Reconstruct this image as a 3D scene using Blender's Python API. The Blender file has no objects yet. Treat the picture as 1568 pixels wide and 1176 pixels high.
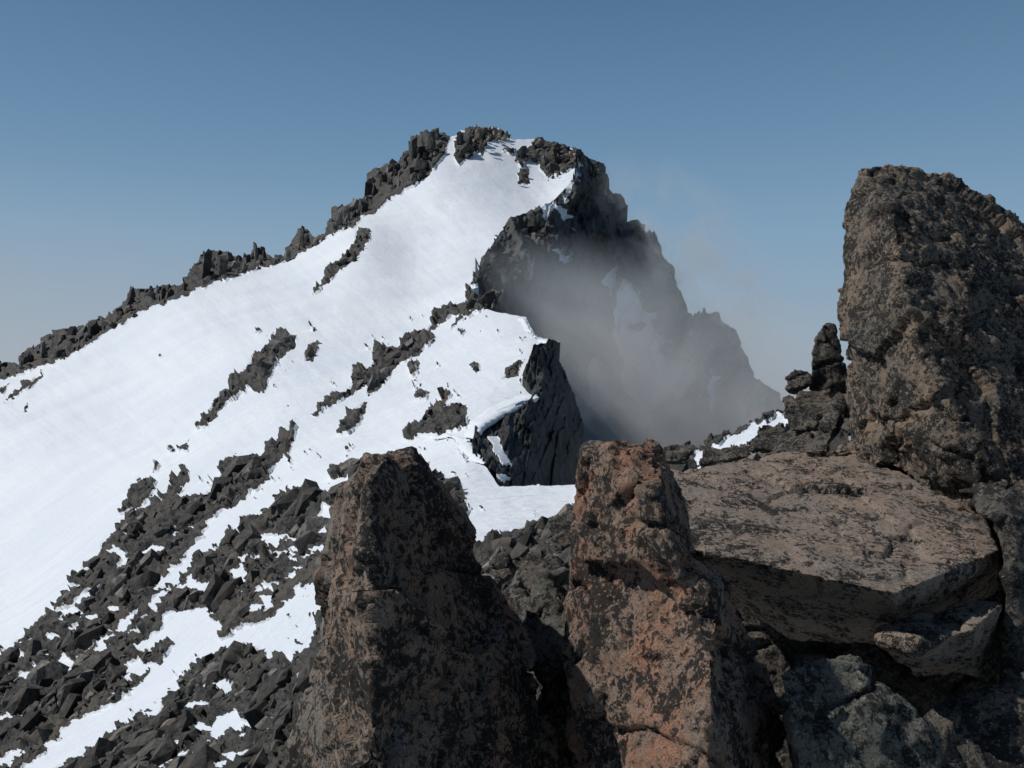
import bpy, math, random
import numpy as np
from mathutils import Vector, Matrix
import bmesh
random.seed(7); rng=np.random.default_rng(7)
F=1358.0; CU=784.0; CV=588.0
def P(u,v,d): return (d*(u-CU)/F, d, d*(CV-v)/F)
scene=bpy.context.scene
# ---------------------------------------------------------------- noise helpers
def h2(ix,iy,s=0):
    n=(ix.astype(np.int64)*374761393+iy.astype(np.int64)*668265263+s*974634777)&0xffffffff
    n=((n^(n>>13))*1274126177)&0xffffffff
    n=((n^(n>>15))*2246822519)&0xffffffff
    return ((n^(n>>16))&0xffffff)/float(0xffffff)
def vn(x,y,s=0):
    ix=np.floor(x);iy=np.floor(y);fx=x-ix;fy=y-iy
    fx=fx*fx*(3-2*fx);fy=fy*fy*(3-2*fy)
    a=h2(ix,iy,s);b=h2(ix+1,iy,s);c=h2(ix,iy+1,s);d=h2(ix+1,iy+1,s)
    return (a*(1-fx)+b*fx)*(1-fy)+(c*(1-fx)+d*fx)*fy
def fbm(x,y,o=4,s=0):
    r=0;a=1;t=0
    for i in range(o):
        r=r+a*vn(x*2**i,y*2**i,s+i);t+=a;a*=.5
    return r/t*2-1
def facets(x,y,s=0):
    ix=np.floor(x);iy=np.floor(y);best=np.full(x.shape,9.);val=np.zeros(x.shape)
    for dx in(-1,0,1):
        for dy in(-1,0,1):
            cx=ix+dx;cy=iy+dy
            px=cx+h2(cx,cy,s+1);py=cy+h2(cx,cy,s+2)
            ex=x-px;ey=y-py;d=ex*ex+ey*ey
            hgt=h2(cx,cy,s+3)-.5+(h2(cx,cy,s+4)-.5)*1.6*ex+(h2(cx,cy,s+5)-.5)*1.6*ey
            m=d<best;best=np.where(m,d,best);val=np.where(m,hgt,val)
    return val
def h3(x,y,z,s):
    return h2(x+z*7919.0,y*31.0+z*131.0+x*17.0,s)
def facets3(p,s=0,step=.35):
    i=np.floor(p);best=np.full(len(p),9.);val=np.zeros(len(p))
    for dx in(-1,0,1):
        for dy in(-1,0,1):
            for dz in(-1,0,1):
                c=i+np.array((dx,dy,dz));x,y,z=c.T
                e=[p[:,0]-x-h3(x,y,z,s+1),p[:,1]-y-h3(x,y,z,s+2),p[:,2]-z-h3(x,y,z,s+3)]
                d=e[0]**2+e[1]**2+e[2]**2
                m=d<best
                hv=(h3(x,y,z,s+4)-.5)*step+sum((h3(x,y,z,s+5+k)-.5)*1.4*e[k] for k in range(3))
                best=np.where(m,d,best);val=np.where(m,hv,val)
    return val
def vn3(p,s):
    i=np.floor(p);f=p-i;f=f*f*(3-2*f);r=0
    for dx in(0,1):
        for dy in(0,1):
            for dz in(0,1):
                w=(f[:,0] if dx else 1-f[:,0])*(f[:,1] if dy else 1-f[:,1])*(f[:,2] if dz else 1-f[:,2])
                r=r+w*h3(i[:,0]+dx,i[:,1]+dy,i[:,2]+dz,s)
    return r
def fbm3(p,o,s):
    r=0;a=1;t=0
    for k in range(o): r=r+a*vn3(p*2**k,s+k);t+=a;a*=.55
    return r/t*2-1
def pip(U,V,poly):
    ins=np.zeros(U.shape,bool);n=len(poly)
    for i in range(n):
        x0,y0=poly[i];x1,y1=poly[(i+1)%n]
        if y0==y1: continue
        c=((V<y0)!=(V<y1))
        ins^=c&(U<(x1-x0)*(V-y0)/(y1-y0)+x0)
    return ins
def near_poly(px,py,poly):
    q=np.array(poly,float);a=q;b=np.roll(q,-1,0)
    best=np.full(px.shape,1e18);bx=px.copy();by=py.copy()
    for (x0,y0),(x1,y1) in zip(a,b):
        dx=x1-x0;dy=y1-y0;L=dx*dx+dy*dy+1e-9
        t=np.clip(((px-x0)*dx+(py-y0)*dy)/L,0,1)
        cx=x0+t*dx;cy=y0+t*dy;d=(px-cx)**2+(py-cy)**2
        m=d<best;best=np.where(m,d,best);bx=np.where(m,cx,bx);by=np.where(m,cy,by)
    return bx,by,np.sqrt(best)
def densify(poly,seg,amp,seed,region=None):
    out=[]
    n=len(poly)
    for i in range(n):
        a=np.array(poly[i],float);b=np.array(poly[(i+1)%n],float)
        L=np.hypot(*(b-a));k=max(1,int(L/seg))
        for j in range(k):
            p=a+(b-a)*j/k
            am=amp if region is None else region(p[0],p[1])*amp
            r=np.random.default_rng(seed+i*97+j).uniform(-1,1,2)
            out.append(tuple(p+(r*am if j else r*am*.4)))
    return out
class RBF:
    def __init__(s,c,lam=1e-5):
        c=np.array(c,float);s.x=c[:,:2]/1000;y=np.log(c[:,2]);n=len(c)
        K=s.k(np.linalg.norm(s.x[:,None]-s.x[None],axis=2))+lam*np.eye(n)
        Q=np.c_[np.ones(n),s.x];A=np.block([[K,Q],[Q.T,np.zeros((3,3))]])
        s.w=np.linalg.solve(A,np.r_[y,0,0,0])
    def k(s,r): return np.where(r>1e-9,r*r*np.log(r+1e-12),0)
    def __call__(s,u,v):
        u=np.asarray(u,float)/1000;v=np.asarray(v,float)/1000;n=len(s.x)
        r=s.w[n]+s.w[n+1]*u+s.w[n+2]*v
        for (x,y),w in zip(s.x,s.w): r=r+w*s.k(np.hypot(u-x,v-y))
        return np.exp(r)
def mesh_np(name,V,Fq,mats,attr=None,smooth=True,tri=False):
    me=bpy.data.meshes.new(name);k=3 if tri else 4
    me.vertices.add(len(V));me.vertices.foreach_set('co',np.asarray(V,np.float32).ravel())
    me.loops.add(len(Fq)*k);me.loops.foreach_set('vertex_index',np.asarray(Fq,np.int32).ravel())
    me.polygons.add(len(Fq));me.polygons.foreach_set('loop_start',np.arange(len(Fq),dtype=np.int32)*k)
    me.polygons.foreach_set('use_smooth',np.full(len(Fq),smooth))
    me.update(calc_edges=True);me.validate()
    for m in mats: me.materials.append(m)
    if attr:
        for n,a in attr.items():
            at=me.attributes.new(n,'FLOAT','POINT');at.data.foreach_set('value',np.asarray(a,np.float32))
    ob=bpy.data.objects.new(name,me);scene.collection.objects.link(ob);return ob
# ---------------------------------------------------------------- materials
class N:
    def __init__(s,name):
        s.m=bpy.data.materials.new(name);s.m.use_nodes=True;s.t=s.m.node_tree;s.t.nodes.clear()
        s.out=s.t.nodes.new('ShaderNodeOutputMaterial')
    def n(s,ty,**k):
        x=s.t.nodes.new(ty)
        for a,b in k.items(): setattr(x,a,b)
        return x
    def l(s,a,b): s.t.links.new(a,b)
    def pos(s): return s.n('ShaderNodeNewGeometry').outputs['Position']
    def noise(s,vec,scale,detail=5,rough=.55,dist=0):
        x=s.n('ShaderNodeTexNoise');x.inputs['Scale'].default_value=scale;x.inputs['Detail'].default_value=detail
        x.inputs['Roughness'].default_value=rough;x.inputs['Distortion'].default_value=dist
        s.l(vec,x.inputs['Vector']);return x.outputs['Fac']
    def ramp(s,fac,pts):
        x=s.n('ShaderNodeValToRGB');e=x.color_ramp.elements
        while len(e)<len(pts): e.new(.5)
        for el,(p,c) in zip(e,pts):
            el.position=p;el.color=(c,c,c,1) if isinstance(c,(int,float)) else (*c,1)
        s.l(fac,x.inputs[0]);return x.outputs[0]
    def mix(s,fac,a,b,mode='MIX'):
        x=s.n('ShaderNodeMix',data_type='RGBA',blend_type=mode)
        for so,val in((x.inputs[0],fac),(x.inputs[6],a),(x.inputs[7],b)):
            if isinstance(val,bpy.types.NodeSocket): s.l(val,so)
            elif isinstance(val,(int,float)): so.default_value=val
            else: so.default_value=(*val,1)
        return x.outputs[2]
    def math(s,op,a,b=0):
        x=s.n('ShaderNodeMath',operation=op)
        for so,val in((x.inputs[0],a),(x.inputs[1],b)):
            if isinstance(val,bpy.types.NodeSocket): s.l(val,so)
            else: so.default_value=val
        return x.outputs[0]
    def bump(s,h,strength,dist,prev=None):
        x=s.n('ShaderNodeBump');x.inputs['Strength'].default_value=strength;x.inputs['Distance'].default_value=dist
        s.l(h,x.inputs['Height'])
        if prev: s.l(prev,x.inputs['Normal'])
        return x.outputs[0]
    def bsdf(s,col,rough,norm=None,spec=.3):
        x=s.n('ShaderNodeBsdfPrincipled');x.inputs['Specular IOR Level'].default_value=spec
        if isinstance(col,bpy.types.NodeSocket): s.l(col,x.inputs['Base Color'])
        else: x.inputs['Base Color'].default_value=(*col,1)
        x.inputs['Roughness'].default_value=rough
        if norm: s.l(norm,x.inputs['Normal'])
        return x.outputs[0]
def rockcol(n,p,sc,dark,lite,warm):
    a=n.noise(p,sc,8,.65);b=n.noise(p,sc*.23,3)
    c=n.ramp(a,[(.35,dark),(.55,lite),(.75,tuple(x*1.5 for x in lite))])
    return n.mix(n.ramp(b,[(.5,0),(.68,.7)]),c,warm),a
def mat_mountain(name,sc=1.0,dark=(.018,.018,.019),lite=(.06,.059,.057),warm=(.085,.07,.055)):
    n=N(name);p=n.pos()
    rc,h=rockcol(n,p,1.2*sc,dark,lite,warm)
    rb=n.bsdf(rc,.85,n.bump(h,.9,.5/sc),.2)
    s1=n.noise(p,.05,5,.6);s2=n.noise(p,1.6,6,.6)
    def streak(rot,scl,sc2,det=4):
        mp=n.n('ShaderNodeMapping');mp.inputs['Rotation'].default_value=(0,0,math.radians(rot));mp.inputs['Scale'].default_value=scl
        n.l(p,mp.inputs[0]);return n.noise(mp.outputs[0],sc2,det,.65)
    s3=streak(28,(.06,1.5,.08),1.0)
    sc_=n.mix(n.ramp(s1,[(.35,0),(.65,1)]),(.555,.60,.65),(.635,.665,.695))
    sc_=n.mix(n.ramp(s3,[(.45,0),(.75,.35)]),sc_,(.48,.53,.60))
    nb=n.bump(s3,.6,.5);nb=n.bump(s2,.5,.25,nb)
    sb=n.bsdf(sc_,.6,nb,.25)
    at=n.n('ShaderNodeAttribute',attribute_name='rock')
    ed=n.math('ADD',at.outputs['Fac'],n.math('MULTIPLY',n.math('SUBTRACT',n.noise(p,2.2,5,.7),.5),.5))
    fac=n.ramp(ed,[(.46,0),(.54,1)])
    ms=n.n('ShaderNodeMixShader');n.l(fac,ms.inputs[0]);n.l(sb,ms.inputs[1]);n.l(rb,ms.inputs[2])
    n.l(ms.outputs[0],n.out.inputs[0]);return n.m
def mat_rubble(name,sc,dark,lite,warm):
    n=N(name);p=n.pos();rc,h=rockcol(n,p,sc,dark,lite,warm)
    g=n.n('ShaderNodeAttribute',attribute_name='tone')
    rc=n.mix(1.0,rc,n.ramp(g.outputs['Fac'],[(0,.35),(.7,1.0),(1,2.4)]),'MULTIPLY')
    n.l(n.bsdf(rc,.85,n.bump(h,.8,.4/sc),.25),n.out.inputs[0]);return n.m
def mat_fg(name,base=(.27,.2,.145),red=(.3,.15,.08),grey=(.2,.19,.17),redamt=.5,lich=.5,scale=1.0):
    n=N(name);p=n.pos()
    big=n.noise(p,2.6*scale,4,.6);med=n.noise(p,52*scale,9,.74,.3);fine=n.noise(p,210*scale,4,.7);pat=n.noise(p,7*scale,7,.65,.4)
    c=n.mix(n.ramp(big,[(.38,0),(.62,1)]),base,grey)
    c=n.mix(n.ramp(n.noise(p,5*scale,8,.65),[(.49,0),(.60,redamt)]),c,red)
    c=n.mix(n.ramp(fine,[(.40,.7),(.52,0)]),c,(.06,.05,.042))
    lm=n.math('ADD',n.math('MULTIPLY',med,.58),n.math('MULTIPLY',pat,.42))
    t=.53-(lich-.5)*.16
    c=n.mix(n.ramp(lm,[(t-.006,0),(t+.010,.95)]),c,(.020,.019,.018))
    c=n.mix(n.ramp(n.noise(p,80*scale,5,.65),[(.60,0),(.63,.6)]),c,(.30,.29,.26))
    nb=n.bump(pat,.5,.04);nb=n.bump(med,1.0,.014,nb);nb=n.bump(fine,.9,.004,nb)
    n.l(n.bsdf(c,.85,nb,.2),n.out.inputs[0]);return n.m
M_MT=mat_mountain('snow_and_rock',1.0,(.02,.02,.02),(.066,.064,.06),(.10,.085,.068))
M_CL=mat_mountain('cliff_rock',.5,(.02,.021,.023),(.062,.062,.062),(.085,.077,.066))
M_RB=mat_rubble('ridge_rock',1.0,(.022,.022,.022),(.074,.071,.067),(.12,.10,.082))
M_RT=mat_rubble('summit_rock',1.0,(.09,.075,.06),(.26,.21,.165),(.32,.25,.19))
M_RN=mat_rubble('near_ridge_rock',6.0,(.02,.02,.019),(.078,.074,.068),(.12,.102,.083))
M_FA=mat_fg('lichen_granite_dark',base=(.33,.23,.165),grey=(.22,.195,.165),redamt=.35,lich=.70)
M_FB=mat_fg('lichen_granite_red',base=(.30,.205,.15),grey=(.24,.185,.145),red=(.40,.19,.115),redamt=.8,lich=.67)
M_FS=mat_fg('slab_granite',base=(.35,.265,.205),grey=(.28,.235,.195),redamt=.12,lich=.58)
M_FG=mat_fg('grey_granite',base=(.26,.195,.14),grey=(.14,.13,.11),redamt=.25,lich=.72)
M_DK=mat_fg('dark_granite',base=(.15,.125,.10),grey=(.10,.095,.085),redamt=.1,lich=.72)  # darker granite tone for the stacked, wedged and backing rocks
M_FL=mat_fg('grey_lichen_granite',base=(.17,.17,.145),grey=(.12,.125,.105),redamt=.1,lich=.62)
n=N('cornice_snow');p=n.pos();n.l(n.bsdf((.62,.655,.69),.6,n.bump(n.noise(p,1.5,5),.4,.2),.25),n.out.inputs[0]);M_SN=n.m
# ---------------------------------------------------------------- terrain layout
sky_top=[(-260,650),(-100,590),(0,556),(12,557),(28,560),(34,545),(60,526),(110,502),(160,488),(185,470),(196,455),(201,438),(208,448),(240,441),(250,437),(265,438),(288,431),(300,405),(316,382),(325,380),(345,386),(370,396),(378,388),(380,396),(388,388),(392,370),(395,388),(405,382),(410,392),(420,397),(438,384),(455,364),(459,356),(463,344),(467,356),(475,358),(482,368),(500,360),(510,320),(528,318),(545,312),(560,302),(564,272),(580,262),(592,250),(608,252),(615,243),(628,228),(631,211),(645,207),(660,203),(690,208),(702,205),(705,198),(718,200),(728,196),(745,194),(763,194),(770,203),(778,206),(785,214)]
main_poly=sky_top+[(830,213),(848,220),(885,231),(890,237),(885,262),(865,290),(835,320),(800,330),(765,355),(735,400),(732,440),(718,445),(735,470),(760,478),(805,485),(820,515),(858,522),(830,535),(805,560),(800,575),(820,605),(790,620),(765,628),(740,640),(725,655),(720,675),(725,700),(745,715),(765,745),(830,743),(885,742),(990,692),(1040,692),(1080,682),(1160,643),(1205,628),(1300,640),(1300,1300),(-260,1300)]
main_ctrl=[(-260,672,195),(0,572,220),(200,470,235),(430,398,255),(560,310,275),(640,230,290),(740,200,300),(830,213,300),(890,235,288),(880,262,270),(830,322,235),(765,355,200),(735,400,165),(718,440,130),(740,468,100),(810,490,75),(855,525,60),(820,560,50),(810,610,42),(740,640,38),(720,680,32),(750,740,24),(880,745,21),(860,800,15),(730,840,13),(550,360,222),(430,520,120),(300,500,170),(300,660,80),(100,700,105),(0,650,150),(0,800,90),(0,1000,50),(200,800,58),(0,1176,30),(200,1000,36),(200,1176,22),(450,650,62),(600,560,80),(450,800,36),(450,1000,20),(450,1176,14),(600,700,38),(-260,900,75),(-260,1300,30),(700,1000,8),(700,1300,5),(1000,700,17),(1000,900,8),(1200,640,15),(1300,700,11),(1300,1000,6),(1200,1300,4),(640,420,180),(660,300,250),(200,560,165)]
Dm=RBF(main_ctrl)
rock_big=[(-260,1080),(0,1000),(45,965),(80,925),(120,880),(150,840),(190,800),(250,768),(300,758),(330,745),(345,705),(400,695),(455,650),(440,690),(455,745),(480,738),(510,760),(540,715),(560,700),(700,740),(716,765),(722,842),(760,825),(800,812),(850,790),(885,775),(885,742),(890,740),(990,680),(1100,640),(1210,620),(1320,630),(1320,1320),(-280,1320)]
snow_in=[
 [(430,700),(480,735),(450,745),(395,792),(350,820),(320,852),(298,862),(265,900),(235,910),(262,872),(300,835),(330,792),(345,783),(385,765),(405,740)],
 [(505,885),(500,930),(470,1000),(440,1012),(405,1004),(370,985),(345,985),(400,957),(430,928),(470,902)],
 [(265,940),(325,935),(342,975),(400,957),(370,985),(310,1012),(270,1060),(230,1090),(180,1112),(120,1160),(50,1190),(20,1190),(90,1130),(130,1095),(170,1075),(215,1055),(240,1020),(265,985),(248,960)],
 [(103,938),(130,900),(157,896),(122,928)],[(172,967),(215,925),(207,950),(190,967)],[(78,1025),(105,1000),(116,1018),(90,1038)],
 [(138,990),(162,973),(156,1002)],[(178,1032),(215,1008),(234,1025),(195,1042)],[(318,1122),(340,1094),(372,1094),(352,1124),(325,1134)],
 [(-40,1120),(0,1098),(34,1088),(0,1118)],[(205,985),(250,958),(258,975),(225,1003)],[(326,1050),(352,1035),(358,1050),(340,1066)],
 [(355,872),(375,865),(385,890),(360,902)],[(390,905),(425,915),(405,935)],[(480,800),(515,770),(518,790),(490,812)],[(255,905),(240,935),(232,925)],
 [(20,1045),(50,1020),(45,1045)],[(100,962),(125,945),(118,965)],[(395,660),(425,650),(405,690)],
 [(1045,718),(1075,690),(1160,648),(1207,630),(1207,655),(1165,668),(1140,692),(1070,716)],
 [(345,600),(380,590),(372,612)]]
K=[[(305,660),(330,612),(370,572),(400,536),(425,510),(445,512),(452,530),(430,550),(418,572),(405,600),(390,603),(385,590),(360,610),(335,630),(320,650)],
 [(465,550),(480,520),(493,526),(478,552)],[(480,452),(508,405),(545,372),(547,350),(568,352),(560,380),(543,400),(520,415)],
 [(478,640),(500,612),(540,594),(540,570),(572,557),(575,535),(608,530),(625,510),(658,505),(668,520),(640,545),(608,560),(590,590),(565,608),(560,592),(525,612)],
 [(515,665),(530,640),(560,612),(556,640),(540,662)],
 [(655,505),(665,485),(690,468),(710,460),(714,438),(735,455),(772,455),(735,480),(715,475),(690,490)],
 [(185,792),(205,760),(215,735),(240,735),(232,758),(210,785)],[(245,765),(268,735),(285,710),(290,725),(275,755),(262,782)],
 [(234,722),(246,711),(242,722)],[(274,692),(291,671),(286,690)],[(258,694),(264,684),(266,690)],
 [(620,675),(650,635),(680,605),(691,602),(680,625),(700,617),(716,625),(708,655),(680,667),(640,668)],
 [(720,560),(735,555),(731,572)],[(766,582),(780,560),(802,550),(792,573)],[(700,508),(712,502),(708,514)],[(626,560),(641,548),(640,575),(633,578)],
 [(-60,628),(0,600),(15,588),(8,604)],[(5,618),(30,596),(68,570),(60,583),(30,606)],[(33,630),(43,616),(40,628)],
 [(505,735),(512,715),(545,710),(525,732)],[(640,700),(680,735),(715,765),(700,780),(650,735)],
 [(700,252),(693,215),(720,196),(775,197),(784,212),(750,213),(735,232),(718,240)],
 [(788,245),(795,228),(825,214),(860,222),(886,231),(900,250),(870,262),(840,275),(825,255),(810,243),(800,256)],
 [(792,262),(808,261),(808,278),(793,281)],[(772,232),(790,228),(785,236)],[(820,320),(838,325),(826,333)],
 [(740,470),(700,490),(690,505)],[(735,440),(770,440),(760,470),(738,470)],[(720,440),(745,392),(770,350),(790,345),(755,400),(745,430)],
 [(640,610),(655,600),(650,612)],[(700,655),(720,640),(718,655)],[(478,505),(482,502),(481,508)]]
sky_rock=[(x,y-2) for x,y in sky_top if x<=690]+[(684,228),(668,256),(655,270),(620,292),(585,312),(575,325),(560,328),(540,347),(500,364),(480,378),(430,403),(370,421),(300,443),(285,453),(230,473),(180,499),(100,549),(40,570),(0,582),(-100,620),(-260,682)]
def vec_dir(x,y,z):
    l=math.sqrt(x*x+y*y+z*z);return np.array((x/l,y/l,z/l))
def sheet(name,poly,D,step,maskfn,dispfn,dirv,mat,skirt=(0,.15,-.3),seg=7,amp=1.5,seed=1,region=None):
    pl=densify(poly,seg,amp,seed,region)
    pa=np.array(pl);u0,v0=pa.min(0)-step;u1,v1=pa.max(0)+step
    us=np.arange(u0,u1+step,step);vs=np.arange(v0,v1+step,step)
    U,V=np.meshgrid(us,vs);ins=pip(U,V,pl)
    q=ins[:-1,:-1]|ins[1:,:-1]|ins[:-1,1:]|ins[1:,1:]
    used=np.zeros(U.shape,bool)
    used[:-1,:-1]|=q;used[1:,:-1]|=q;used[:-1,1:]|=q;used[1:,1:]|=q
    ob=used&~ins
    bx,by,_=near_poly(U[ob],V[ob],pl);U[ob]=bx;V[ob]=by
    idx=-np.ones(U.shape,np.int64);idx[used]=np.arange(used.sum())
    u=U[used];v=V[used];d=D(u,v)
    rock=maskfn(u,v)
    pos=np.c_[d*(u-CU)/F,d,d*(CV-v)/F]
    dp=dispfn(u,v,rock,d)
    pos+=dirv[None]*(dp*d/F)[:,None]
    qi,qj=np.nonzero(q)
    faces=np.c_[idx[qi+1,qj],idx[qi+1,qj+1],idx[qi,qj+1],idx[qi,qj]]
    E=np.concatenate([faces[:,[0,1]],faces[:,[1,2]],faces[:,[2,3]],faces[:,[3,0]]])
    key=np.minimum(E[:,0],E[:,1])*10000000+np.maximum(E[:,0],E[:,1])
    _,inv,cnt=np.unique(key,return_inverse=True,return_counts=True)
    be=E[cnt[inv]==1]
    bv=np.unique(be);mp={int(b):i for i,b in enumerate(bv)}
    n0=len(pos);sk=pos[bv]+np.array(skirt)[None]*d[bv][:,None]
    ring=np.array([[a,b,mp[int(b)]+n0,mp[int(a)]+n0] for a,b in be])[:,::-1]
    allp=np.r_[pos,sk];fa=np.r_[faces,ring];ra=np.r_[rock,np.ones(len(bv))]
    o=mesh_np(name,allp,fa,[mat],{'rock':ra})
    return o,(u,v,d,rock,pos)
def warp(u,v,a=3.0,s=14.):
    return u+a*fbm(u/s,v/s,3,11),v+a*fbm(u/s,v/s,3,23)
def main_mask(u,v):
    r=np.zeros(u.shape);uu,vv=warp(u,v,12,16)
    r[pip(uu,vv,rock_big)]=1
    for p in snow_in: r[pip(uu,vv,p)]=0
    scrap=(fbm(u/30+v/44,v/15,4,77)>.33)&(u<520)&(v>800)
    r[scrap&(r>0)]=0
    u2,v2=warp(u,v,6,9)
    for p in K+[sky_rock]:
        a=np.array(p);b=(u>a[:,0].min()-8)&(u<a[:,0].max()+8)&(v>a[:,1].min()-8)&(v<a[:,1].max()+8)
        ii=np.nonzero(b)[0];m=pip(u2[ii],v2[ii],p)|((p is sky_rock)&pip(u[ii],v[ii]+2,p));r[ii[m]]=1
    sc=(fbm(u/7,v/5,2,91)>.70)&(fbm(u/60,v/60,2,95)>.12)&(v>480)&(u<850)&(u>200)
    r[sc]=1
    return r
def main_disp(u,v,r,d):
    snow=2.6*fbm(u/70,v/60,3,5)+.8*fbm((u+v*.7)/90,(v-u*.8)/18,3,6)+.45*fbm(u/14,v/10,3,8)
    rk=12*facets((u+v*.3)/24,(v-u*.2)/20,3)+6*facets(u/9,v/9,9)+3*fbm(u/5,v/5,3,31)+4
    rk=np.where(d>190,rk*.55,rk)
    return np.where(r>.5,rk,snow)
def jag(x,y):
    return .9 if (y<340 and x>600) else .5
main,md=sheet('snowy_mountain_slope',main_poly,Dm,1.35,main_mask,main_disp,vec_dir(-.35,-.45,.8),M_MT,region=jag)
# far right cliff face of the peak
right_poly=[(770,352),(800,328),(835,318),(868,288),(884,258),(880,236),(890,236),(905,245),(918,257),(925,262),(930,285),(938,298),(948,305),(955,325),(957,345),(966,346),(975,352),(986,368),(992,358),(998,358),(1008,380),(1012,402),(1022,412),(1030,428),(1042,448),(1050,470),(1062,488),(1070,482),(1085,482),(1098,492),(1112,500),(1118,514),(1128,530),(1136,544),(1142,562),(1155,578),(1170,585),(1190,603),(1206,640),(1260,700),(1260,800),(700,800),(700,500),(722,445),(738,400)]
right_ctrl=[(760,360,203),(738,400,168),(725,445,134),(780,480,150),(760,700,120),(830,560,160),(880,260,272),(890,232,292),(900,400,240),(830,380,205),(800,340,215),(940,310,290),(1000,390,285),(1010,500,262),(1060,480,275),(1140,560,270),(1200,640,250),(950,600,215),(900,700,165),(1050,700,195),(1260,800,180)]
Dr=RBF(right_ctrl)
rsnow=[[(946,434),(968,442),(986,458),(998,485),(1014,520),(1044,545),(1056,590),(1042,615),(1018,600),(1004,640),(985,660),(970,625),(952,570),(935,545),(926,505),(938,490)],
 [(850,385),(872,395),(878,408),(862,404)],[(828,325),(850,318),(866,325),(880,330),(868,345),(850,335),(835,345)],[(868,288),(885,258),(895,265),(880,280),(868,310),(860,315)],
 [(1055,478),(1074,484),(1064,508),(1050,530)],[(895,560),(915,540),(925,560),(940,600),(925,645),(895,640)],[(925,420),(940,400),(935,450)],[(985,440),(992,452),(990,470)],[(1085,560),(1100,580),(1092,640),(1078,600)]]
def right_mask(u,v):
    r=np.ones(u.shape);uu,vv=warp(u,v,16,24)
    for p in rsnow: r[pip(uu,vv,p)]=0
    r[pip(uu,vv,[(998,530),(1030,525),(1042,555),(1010,560)])]=1
    r[pip(uu,vv,[(965,495),(990,500),(980,515)])]=1
    return r
def right_disp(u,v,r,d):
    a=u-v*.40+18*fbm(u/60,v/60,3,71)
    ridge=1-np.abs(((a/62)%1)*2-1)
    rk=46*ridge+26*facets((u+v*.3)/40,v/70,3)+13*facets(u/16,v/28,9)+6*facets(u/8,v/10,19)+12*fbm(u/25,v/50,4,31)
    return np.where(r>.5,rk,.6*rk-3)
cliff,cd=sheet('misty_cliff_face',right_poly,Dr,1.5,right_mask,right_disp,vec_dir(.0,-1,.05),M_CL,skirt=(0,.15,-.4),amp=2.5)
# corniced buttress of the near ridge
but_poly=[(800,575),(815,535),(830,525),(858,522),(852,545),(862,560),(875,590),(888,620),(895,655),(893,700),(890,760),(765,760),(760,722),(738,708),(724,690),(728,655),(765,625),(820,605)]
but_ctrl=[(858,522,57),(820,560,49),(880,600,57),(895,660,56),(890,760,50),(765,760,24.5),(800,700,33),(850,700,42),(730,680,31),(740,645,36),(820,610,41),(850,600,47)]
Db=RBF(but_ctrl)
def but_mask(u,v):
    r=np.ones(u.shape);uu,vv=warp(u,v,5,10)
    for p in [[(748,668),(762,668),(775,698),(782,715),(768,712)],[(755,725),(785,728),(770,740)],[(728,650),(765,622),(825,600),(800,618),(760,640),(735,662)]]: r[pip(uu,vv,p)]=0
    return r
def but_disp(u,v,r,d):
    rk=22*facets((u+v*.15)/26,v/60,41)+12*facets((u+v*.2)/12,v/30,49)+5*facets(u/5,v/8,59)+2*fbm(u/6,v/9,3,3)
    return np.where(r>.5,rk,2)
butt,bd=sheet('rock_buttress',but_poly,Db,1.1,but_mask,but_disp,vec_dir(.0,-.95,.3),M_CL,skirt=(0,.2,-.2),amp=2,seg=9)
# ---------------------------------------------------------------- loose angular rock
TPL=[]
for k in range(48):
    bm=bmesh.new()
    for sx in(-1,1):
        for sy in(-1,1):
            for sz in(-1,1):
                q=rng.uniform(.3,.9,3);bm.verts.new((sx*q[0],sy*q[1],sz*q[2]*(1 if sz<0 else rng.uniform(.5,1.2))))
    for _ in range(6+(k%3)*6):
        q=rng.normal(size=3);q/=np.linalg.norm(q);bm.verts.new(tuple(q*rng.uniform(.8,1.0)))
    r=bmesh.ops.convex_hull(bm,input=bm.verts)
    for g in [x for x in r['geom_interior'] if isinstance(x,bmesh.types.BMVert)]: bm.verts.remove(g)
    bmesh.ops.triangulate(bm,faces=bm.faces[:]);bm.verts.ensure_lookup_table();bm.verts.index_update()
    TPL.append((np.array([v.co[:] for v in bm.verts]),np.array([[v.index for v in f.verts] for f in bm.faces])));bm.free()
def rotm(a,ax):
    return np.array(Matrix.Rotation(a,3,ax))
class Heap:
    def __init__(s): s.V=[];s.F=[];s.T=[];s.n=0
    def add(s,c,size,asp,tilt):
        V,Fa=TPL[rng.integers(len(TPL))]
        R=rotm(rng.uniform(0,6.28),'Z')@rotm(rng.uniform(-.5,.5),'X')
        V=(V@R.T)*np.array(asp)
        V=V@rotm(tilt[0],'X').T@rotm(tilt[1],'Y').T
        s.V.append(V*size+np.array(c));s.F.append(Fa+s.n);s.n+=len(V);s.T.append(np.full(len(V),rng.uniform(0,1)))
    def make(s,name,mat):
        return mesh_np(name,np.concatenate(s.V),np.concatenate(s.F),[mat],{'tone':np.concatenate(s.T)},smooth=False,tri=True)
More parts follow.
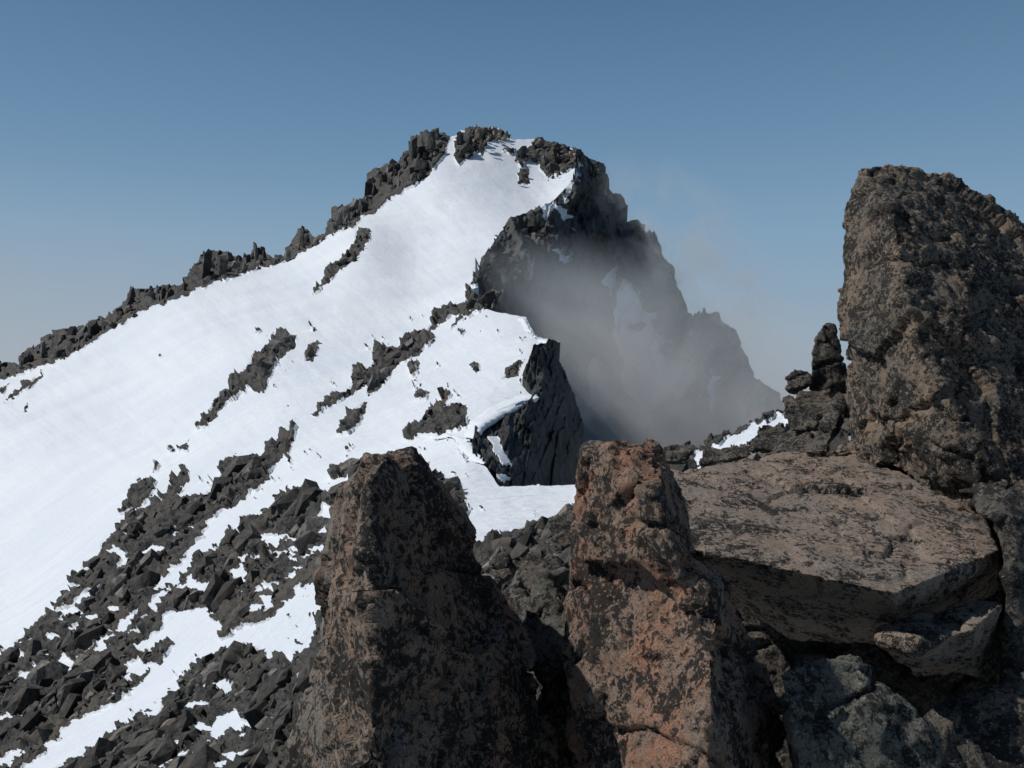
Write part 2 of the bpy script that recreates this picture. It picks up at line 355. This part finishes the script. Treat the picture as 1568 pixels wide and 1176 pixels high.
def fill(heap,poly,D,smin,smax,dens=1.0,up=1.3,lean=.35,lo=.985,pw=2.2):
    a=np.array(poly,float);x=a[:,0];y=a[:,1]
    area=abs(np.dot(x,np.roll(y,-1))-np.dot(y,np.roll(x,-1)))/2
    n=int(max(3,dens*area/(((smin+smax)/2)**2)*2.2))
    c=0;tries=0
    while c<n and tries<n*8:
        tries+=1
        u=rng.uniform(x.min(),x.max());v=rng.uniform(y.min(),y.max())
        if not pip(np.array([u]),np.array([v]),poly)[0]: continue
        s=smin+(smax-smin)*rng.random()**pw
        _,_,ds=near_poly(np.array([u]),np.array([v]),poly);s=min(s,2.3*ds[0]+3)
        d=float(D(u,v))*rng.uniform(lo,1.0)
        k=s/2*d/F
        heap.add(P(u,v,d),k,(rng.uniform(.5,1.1),rng.uniform(.6,1.2),rng.uniform(.8,up)),(rng.uniform(-.3,.3),rng.uniform(-.1,.6)*lean*2))
        c+=1
H=Heap()
fill(H,sky_rock,Dm,5,22,1.7,2.0,.2,.985,1.6)
for p in K: fill(H,p,Dm,4,28,1.6,1.7,.75,.985,1.7)
for (u_,v0_,v1_,w_) in [(463,343,372,8),(469,352,374,8),(392,370,400,6),(405,381,400,6),(380,386,402,6),(201,436,465,9),(317,378,425,14),(340,384,425,16),(520,317,350,14),(632,209,245,14),(565,270,300,13),(660,202,235,14),(705,197,225,9),(250,435,455,7),(441,380,398,9),(66,520,545,9),(36,543,562,7)]:
    d_=float(Dm(u_,v1_))*.99;q_=d_/F
    H.add(P(u_,(v0_+v1_)/2+3,d_),1.0,(w_*.55*q_,w_*.6*q_,(v1_-v0_)*.62*q_),(0,rng.uniform(-.1,.12)))
H.make('ridge_rocks',M_RB)
HT=Heap()
fill(HT,[(722,197),(763,194),(770,203),(785,214),(750,214),(738,225),(725,222)],Dm,5,14,1.6,1.4,.2,.955)
fill(HT,[(840,222),(870,226),(885,236),(866,250),(850,262),(842,250)],Dm,4,12,.4,1.4,.2,.96)
HT.make('summit_rocks',M_RT)
HC=Heap()
for i in range(6,len(right_poly)-6):
    (x0,y0),(x1,y1)=right_poly[i],right_poly[i+1]
    if y1>645: break
    L=math.hypot(x1-x0,y1-y0)
    for j in range(int(L/3)+1):
        t=rng.random();u=x0+(x1-x0)*t-rng.uniform(1,10);v=y0+(y1-y0)*t+rng.uniform(3,14);d=float(Dr(u,v))
        s=rng.uniform(2.5,7)*d/F;HC.add(P(u,v,d*.99),s,(.6,.6,rng.uniform(1,2.3)),(rng.uniform(-.2,.2),rng.uniform(-.3,.1)))
for (uu_,vv_,w_,h_) in [(993,368,9,19),(962,350,8,15),(1011,404,8,16),(950,316,9,14),(1066,489,9,15),(1083,492,10,14),(1040,451,8,15),(925,272,10,12),(1135,553,9,15),(1110,509,9,14),(1024,424,7,15),(972,362,7,14)]:
    for k_ in range(3):
        d=float(Dr(uu_,vv_+4))*.99;q=d/F;HC.add(P(uu_+rng.uniform(-5,5),vv_+rng.uniform(0,10),d),1.0,(w_*.5*q,w_*.5*q,h_*q*rng.uniform(.6,1)),(0,rng.uniform(-.15,.1)))
fill(HC,[(738,402),(770,352),(800,335),(835,330),(850,350),(820,380),(790,430),(740,450),(730,430)],Dr,7,26,.9,1.8,lo=.96)
HC.make('cliff_crags',M_RB)
u,v,d,rk,pos=md
HN=Heap()
sel=np.nonzero((rk>.5)&(v>640)&(v<1200)&(u>-80)&(u<1280)&(pip(u,v,rock_big)))[0]
pick=rng.choice(sel,8500,replace=False)
s=3+42*rng.random(len(pick))**4.6
s*=np.where(d[pick]<45,1.25,.9)
ok=np.ones(len(pick),bool)
for ax,ay in((1,0),(-1,0),(0,1),(0,-1)):
    m=main_mask(u[pick]+ax*s*.45,v[pick]+ay*s*.45);ok&=(m>.5)|(s<7)
for i,sz in zip(pick[ok],s[ok]):
    k=sz/2*d[i]/F
    HN.add(pos[i]+np.array((0,0,.1*k)),k,(rng.uniform(.5,1.0),rng.uniform(.7,1.3),rng.uniform(.8,1.8)),(rng.uniform(-.3,.3),rng.uniform(.3,1.0)))
HN.make('talus_rocks',M_RN)
# ---------------------------------------------------------------- foreground rock
dg=bpy.context.evaluated_depsgraph_get
def rock(name,hulls,mat,vox=.009,amp=1.0,big=.30,sm=2,snow=False):
    me=bpy.data.meshes.new(name);bmA=bmesh.new()
    for h in hulls:
        b=bmesh.new()
        for p in h: b.verts.new(P(*p))
        r=bmesh.ops.convex_hull(b,input=b.verts)
        for g in [x for x in r['geom_interior'] if isinstance(x,bmesh.types.BMVert)]: b.verts.remove(g)
        bmesh.ops.recalc_face_normals(b,faces=b.faces[:])
        tmp=bpy.data.meshes.new('tmp');b.to_mesh(tmp);b.free();bmA.from_mesh(tmp);bpy.data.meshes.remove(tmp)
    bmA.to_mesh(me);bmA.free()
    o=bpy.data.objects.new(name,me);scene.collection.objects.link(o)
    m=o.modifiers.new('r','REMESH');m.mode='VOXEL';m.voxel_size=vox;m.use_smooth_shade=True
    m=o.modifiers.new('s','SMOOTH');m.iterations=sm;m.factor=.5
    ev=o.evaluated_get(dg());m2=bpy.data.meshes.new_from_object(ev)
    o.modifiers.clear();o.data=m2;m2.materials.clear();m2.materials.append(mat)
    nv=len(m2.vertices);co=np.empty(nv*3,np.float32);m2.vertices.foreach_get('co',co);co=co.reshape(-1,3).astype(float)
    no=np.empty(nv*3,np.float32);m2.vertices.foreach_get('normal',no);no=no.reshape(-1,3)
    if snow: dsp=.5*fbm3(co/2.0,3,5)
    else:
        w=co+.02*np.c_[fbm3(co/.08,2,5),fbm3(co/.08,2,6),fbm3(co/.08,2,7)]
        crack=-np.clip(.05-np.abs(fbm3(co/np.array((.35,.35,.22)),2,88)),0,.05)*.5
        dsp=.055*facets3(w/big,3,.25)+.020*facets3(w/.12,13,.4)+.008*facets3(w/.045,23,.5)+.007*fbm3(co/.025,3,40)+.012*fbm3(co/.25,3,50)+crack
    co+=no*(dsp*amp)[:,None]
    m2.vertices.foreach_set('co',co.astype(np.float32).ravel());m2.update()
    m2.polygons.foreach_set('use_smooth',np.ones(len(m2.polygons),bool))
    return o
rock('granite_pillar',[
 [(594,688,2.12),(562,745,2.0),(556,688,2.38),(526,745,2.42),(508,830,2.46),(634,692,2.42),(666,745,2.48),(702,775,2.54),(722,812,2.52),(735,880,2.47),(564,900,1.93),(498,900,2.46),(600,700,2.8),(700,880,2.9),(545,880,2.8)],
 [(508,830,2.46),(564,850,1.96),(571,1000,1.86),(568,1300,1.72),(478,1000,2.45),(430,1300,2.4),(735,860,2.46),(752,895,2.45),(800,965,2.42),(847,1110,2.38),(872,1300,2.33),(560,1300,3),(850,1300,3),(720,870,2.9),(520,850,2.8)]],M_FA)
rock('granite_pillar',[
 [(888,684,2.40),(915,678,2.34),(878,760,2.40),(878,890,2.36),(986,684,2.10),(1004,760,2.02),(1030,830,1.98),(1050,890,1.98),(1005,700,2.5),(1026,760,2.6),(1054,815,2.6),(1072,880,2.6),(905,690,2.75),(900,890,2.8)],
 [(878,850,2.36),(872,1000,2.3),(890,1300,2.16),(1050,850,2.06),(1088,893,1.95),(1092,1000,1.87),(1078,1300,1.73),(1118,888,2.25),(1140,990,2.27),(1192,1130,2.27),(1232,1300,2.27),(900,1300,2.9),(1150,1300,2.9),(890,860,2.8),(1080,870,2.7)]],M_FB)
rock('granite_slab',[
 [(1005,730,3.6),(1060,718,3.8),(1180,694,4.2),(1300,690,4.5),(1400,716,4.3),(1500,792,3.7),(1532,840,3.2),(1370,908,2.6),(1200,870,2.72),(1050,838,2.88),
  (1372,930,2.66),(1528,868,3.18),(1200,890,2.80),(1370,985,3.25),(1520,905,3.7),(1210,975,3.5),(1090,905,3.7),(1050,800,3.9),(1400,800,4.4)]],M_FS,.010,.6,.45,1)
rock('granite_boulder',[
 [(1310,262,4.65),(1352,250,4.7),(1404,254,4.8),(1600,358,5.1),(1850,520,5.4),(1300,310,4.6),(1290,400,4.5),(1284,480,4.42),(1298,540,4.3),(1330,610,4.2),(1366,320,4.2),(1392,470,3.9),(1440,680,3.7),(1560,840,3.5),(1850,900,3.9),
  (1362,660,4.05),(1400,720,4.0),(1420,280,6.2),(1600,380,6.5),(1850,560,6.5),(1340,500,6),(1850,900,6),(1420,780,5)],
 [(1300,530,4.6),(1322,620,4.4),(1335,710,4.3),(1420,560,4.2),(1460,700,3.75),(1500,800,3.6),(1330,720,5),(1500,560,5.2)]],M_FG,.014,1.5,.6)
rock('granite_boulder',[
 [(1482,745,3.3),(1525,735,3.3),(1552,775,3.2),(1530,800,3.1),(1490,790,3.2),(1540,740,3.7)],
 [(1530,760,3.2),(1620,700,3.4),(1700,1000,3.2),(1548,860,3.0),(1540,1300,2.9),(1700,1300,3.3),(1700,700,4)],
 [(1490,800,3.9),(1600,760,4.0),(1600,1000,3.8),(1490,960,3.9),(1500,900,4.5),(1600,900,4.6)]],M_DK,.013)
rock('wedged_rock',[
 [(1342,965,2.75),(1400,935,2.9),(1500,912,3.1),(1532,925,3.0),(1490,965,2.7),(1400,990,2.6),(1350,980,2.65),(1400,1040,3.1),(1500,1030,3.2)]],M_FS,.010,.8)
rock('grey_rock',[
 [(1192,1028,2.05),(1232,1008,2.1),(1300,1018,2.15),(1385,1070,2.1),(1432,1130,2.05),(1440,1300,1.95),(1235,1300,1.85),(1215,1120,1.95),(1260,1060,2.6),(1440,1150,2.6),(1250,1300,2.6)]],M_FL,.009,.9)
rock('rock_bedding',[
 [(1080,900,3.9),(1350,940,3.9),(1600,900,3.9),(1600,1300,3.6),(1100,1300,3.4),(1100,1000,4.5),(1600,1000,4.5)],
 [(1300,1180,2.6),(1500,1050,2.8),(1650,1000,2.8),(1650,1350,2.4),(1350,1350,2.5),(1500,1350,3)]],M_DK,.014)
rock('wedged_rock',[
 [(803,965,2.75),(832,882,2.8),(868,868,2.85),(885,920,2.8),(870,1000,2.65),(835,1045,2.65),(805,1010,2.7),(860,900,3.2),(830,1020,3.1)]],M_FL,.010,1)
rock('wedged_rock',[
 [(850,1000,2.7),(895,960,2.75),(900,1300,2.6),(840,1300,2.6),(820,1100,2.75),(870,1300,3.2),(890,960,3.3)]],M_FG,.010,1)
rock('wedged_rock',[
 [(780,850,4.6),(815,846,4.6),(862,862,4.5),(868,890,4.4),(812,905,4.3),(790,880,4.4),(830,890,5)],
 [(770,905,4.2),(800,900,4.2),(825,930,4.0),(812,985,3.9),(775,960,4.0),(800,950,4.6)],
 [(838,800,6.0),(880,775,6.2),(890,830,5.8),(850,840,5.8),(870,820,6.6)],
 [(745,860,5.0),(775,850,5.1),(785,880,4.9),(760,895,4.8),(770,870,5.5)],
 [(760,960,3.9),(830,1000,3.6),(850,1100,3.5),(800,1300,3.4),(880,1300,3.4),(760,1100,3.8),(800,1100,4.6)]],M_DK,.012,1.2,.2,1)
rock('pinnacle_rock',[
 [(1246,520,5.9),(1262,494,6),(1280,496,6),(1292,545,5.9),(1302,610,5.8),(1236,600,5.8),(1242,560,5.8),(1270,500,6.3),(1270,600,6.4)]],M_DK,.014,.8)
rock('stacked_rocks',[
 [(1200,578,5.7),(1216,562,5.8),(1242,564,5.8),(1244,588,5.6),(1206,598,5.6),(1225,590,6)],
 [(1203,612,5.4),(1215,598,5.5),(1270,596,5.5),(1285,620,5.3),(1215,630,5.3),(1250,625,5.9)],
 [(1205,640,5.2),(1212,630,5.3),(1275,624,5.3),(1290,650,5.1),(1215,660,5.1),(1250,655,5.8)],
 [(1238,688,4.9),(1262,640,5.0),(1284,600,5.1),(1296,604,5.1),(1282,650,4.9),(1262,694,4.8),(1280,660,5.4)],
 [(1285,600,5.2),(1312,590,5.2),(1340,640,4.9),(1300,668,4.8),(1280,650,5.0),(1310,640,5.6)],
 [(1160,650,5.8),(1200,645,5.8),(1207,690,5.5),(1148,690,5.5),(1180,690,6.1)],
 [(1070,690,6.2),(1148,678,6.3),(1152,698,6.0),(1075,712,6.0),(1110,700,6.6)],
 [(1172,700,5.1),(1205,662,5.3),(1240,655,5.2),(1250,700,4.8),(1200,710,4.8),(1230,690,5.6)],
 [(1000,690,9),(1030,684,9.2),(1060,690,9),(1050,708,8.7),(1010,708,8.6),(1030,700,9.6)]],M_DK,.012,1.0,.2,1)
rock('stacked_rocks',[
 [(1262,696,4.5),(1352,632,4.9),(1358,646,4.8),(1310,697,4.45),(1330,690,4.9)],
 [(1318,660,4.5),(1380,640,4.4),(1430,720,4.2),(1335,706,4.4),(1390,700,4.9)]],M_FG,.012,.8,.2,1)
def lip(pts,D,th,off=.97):
    hs=[]
    for (a,b) in zip(pts[:-1],pts[1:]):
        h=[]
        for (x,y,t) in (a,b):
            d=float(D(x,y))*off
            for (du,dv,dd) in((-t*1.6,-.3*t,1.03),(t*.5,-.4*t,1.0),(t*.9,.15*t,.985),(t*.3,.8*t,.985),(-t*1.6,.4*t,1.02)): h.append((x+du*th,y+dv*th,d*dd))
        hs.append(h)
    return hs
rock('snow_cornice',lip([(722,668,9),(738,648,11),(765,632,13),(795,616,13),(815,608,11),(824,606,4)],Dm,1.1),M_SN,.12,.4,1,6,True)
rock('snow_cornice',lip([(800,486,6),(812,507,7),(830,523,7),(856,523,4)],Dm,.9,.985),M_SN,.15,.4,1,6,True)
rock('snow_cornice',lip([(664,672,5),(690,665,9),(710,672,11),(722,690,12),(740,708,10)],Dm,1.0,.98),M_SN,.10,.35,1,8,True)
# ---------------------------------------------------------------- valley floor
n=N('valley_haze_ground');p=n.pos();c=n.ramp(n.noise(p,.0006,6),[(.4,(.16,.2,.22)),(.6,(.3,.33,.35))]);n.l(n.bsdf(c,.95),n.out.inputs[0])
bm=bmesh.new();bmesh.ops.create_circle(bm,cap_ends=True,segments=96,radius=30000)
me=bpy.data.meshes.new('valley_ground');bm.to_mesh(me);bm.free();me.materials.append(n.m)
o=bpy.data.objects.new('valley_ground',me);o.location=(0,0,-700);scene.collection.objects.link(o)
# ---------------------------------------------------------------- mist
def mist(name,c,rad,dens,seed,thr=(.35,.65),tilt=0,fo=(.1,.97),ns_s=1.7,mid=.35):
    n=N(name+'_vapour')
    tc=n.n('ShaderNodeTexCoord');ln=n.n('ShaderNodeVectorMath',operation='LENGTH');n.l(tc.outputs['Object'],ln.inputs[0])
    fall=n.ramp(ln.outputs['Value'],[(fo[0],1.0),(.6,mid),(fo[1],0)])
    mp=n.n('ShaderNodeMapping');mp.inputs['Location'].default_value=(seed,seed*2,0);mp.inputs['Scale'].default_value=(1.4,.6,.9);n.l(tc.outputs['Object'],mp.inputs[0])
    ns=n.ramp(n.noise(mp.outputs[0],ns_s,6,.62,.9),[(thr[0],0),(thr[1],1)])
    dn=n.math('MULTIPLY',n.math('MULTIPLY',fall,ns),dens)
    s=n.n('ShaderNodeVolumeScatter');s.inputs['Color'].default_value=(.86,.96,1.0,1);s.inputs['Anisotropy'].default_value=0
    n.l(dn,s.inputs['Density']);n.l(s.outputs[0],n.out.inputs['Volume'])
    try: n.m.cycles.volume_step_rate=2.0
    except Exception as e: print(e)
    bm=bmesh.new();bmesh.ops.create_icosphere(bm,subdivisions=3,radius=1);me=bpy.data.meshes.new(name);bm.to_mesh(me);bm.free();me.materials.append(n.m)
    o=bpy.data.objects.new(name,me);o.location=P(*c);o.scale=rad;o.rotation_euler=(0,math.radians(tilt),0);scene.collection.objects.link(o)
mist('mist_cloud',(975,665,155),(54,48,33),.075,1.3,(.34,.60),20)
mist('mist_cloud',(1045,415,265),(44,28,27),.055,4.1,(.45,.66),50,(.1,.98),2.6,.5)
# ---------------------------------------------------------------- light, sky, camera
S=Vector((-.66,-.02,.75)).normalized()
sun=bpy.data.lights.new('sun','SUN');sun.energy=4.1;sun.angle=math.radians(.5);sun.color=(1,.965,.92)
so=bpy.data.objects.new('sun',sun);so.rotation_euler=S.to_track_quat('Z','Y').to_euler();so.location=(-50,0,100);scene.collection.objects.link(so)
w=bpy.data.worlds.new('World');scene.world=w;w.use_nodes=True;t=w.node_tree;t.nodes.clear()
sk=t.nodes.new('ShaderNodeTexSky');sk.sky_type='NISHITA';sk.sun_disc=False;sk.sun_elevation=math.asin(S.z);sk.sun_rotation=math.atan2(S.x,S.y)
sk.altitude=2500;sk.dust_density=1.2
tc=t.nodes.new('ShaderNodeTexCoord');sp=t.nodes.new('ShaderNodeSeparateXYZ');t.links.new(tc.outputs['Generated'],sp.inputs[0])
def ramp(pts,src):
    r=t.nodes.new('ShaderNodeValToRGB');e=r.color_ramp.elements
    while len(e)<len(pts): e.new(.5)
    for el,(p,c) in zip(e,pts): el.position=p;el.color=(c,c,c,1) if isinstance(c,(int,float)) else (*c,1)
    t.links.new(src,r.inputs[0]);return r.outputs[0]
rp=ramp([(0,1),(.2,.9),(.42,.8),(.6,.15)],sp.outputs['Z'])
rh=ramp([(0,(.33,.40,.47)),(.06,(.30,.39,.48)),(.16,(.225,.36,.50)),(.27,(.145,.275,.43)),(.42,(.08,.175,.30))],sp.outputs['Z'])
hz=t.nodes.new('ShaderNodeMath');hz.operation='MULTIPLY_ADD';t.links.new(sp.outputs['X'],hz.inputs[0]);hz.inputs[1].default_value=-.9;hz.inputs[2].default_value=.15;hz.use_clamp=True
lowz=ramp([(0,.8),(.12,.35),(.22,0)],sp.outputs['Z'])
hm=t.nodes.new('ShaderNodeMath');hm.operation='MULTIPLY';t.links.new(hz.outputs[0],hm.inputs[0]);t.links.new(lowz,hm.inputs[1])
m0=t.nodes.new('ShaderNodeMix');m0.data_type='RGBA';t.links.new(hm.outputs[0],m0.inputs[0]);t.links.new(rh,m0.inputs[6]);m0.inputs[7].default_value=(.44,.46,.50,1)
gain=t.nodes.new('ShaderNodeMix');gain.data_type='RGBA';gain.blend_type='MULTIPLY';gain.inputs[0].default_value=1
t.links.new(m0.outputs[2],gain.inputs[6]);gain.inputs[7].default_value=(14.3,14.3,14.3,1)
mx=t.nodes.new('ShaderNodeMix');mx.data_type='RGBA'
t.links.new(rp,mx.inputs[0]);t.links.new(sk.outputs[0],mx.inputs[6]);t.links.new(gain.outputs[2],mx.inputs[7])
bg=t.nodes.new('ShaderNodeBackground');bg.inputs[1].default_value=.07;ou=t.nodes.new('ShaderNodeOutputWorld')
t.links.new(mx.outputs[2],bg.inputs[0]);t.links.new(bg.outputs[0],ou.inputs[0])
cam=bpy.data.cameras.new('camera');cam.sensor_width=36;cam.lens=36*F/1568;cam.clip_start=.05;cam.clip_end=60000
co=bpy.data.objects.new('camera',cam);co.rotation_euler=(math.radians(90),0,0);scene.collection.objects.link(co);scene.camera=co
scene.view_settings.view_transform='Standard';scene.view_settings.look='None';scene.view_settings.exposure=0
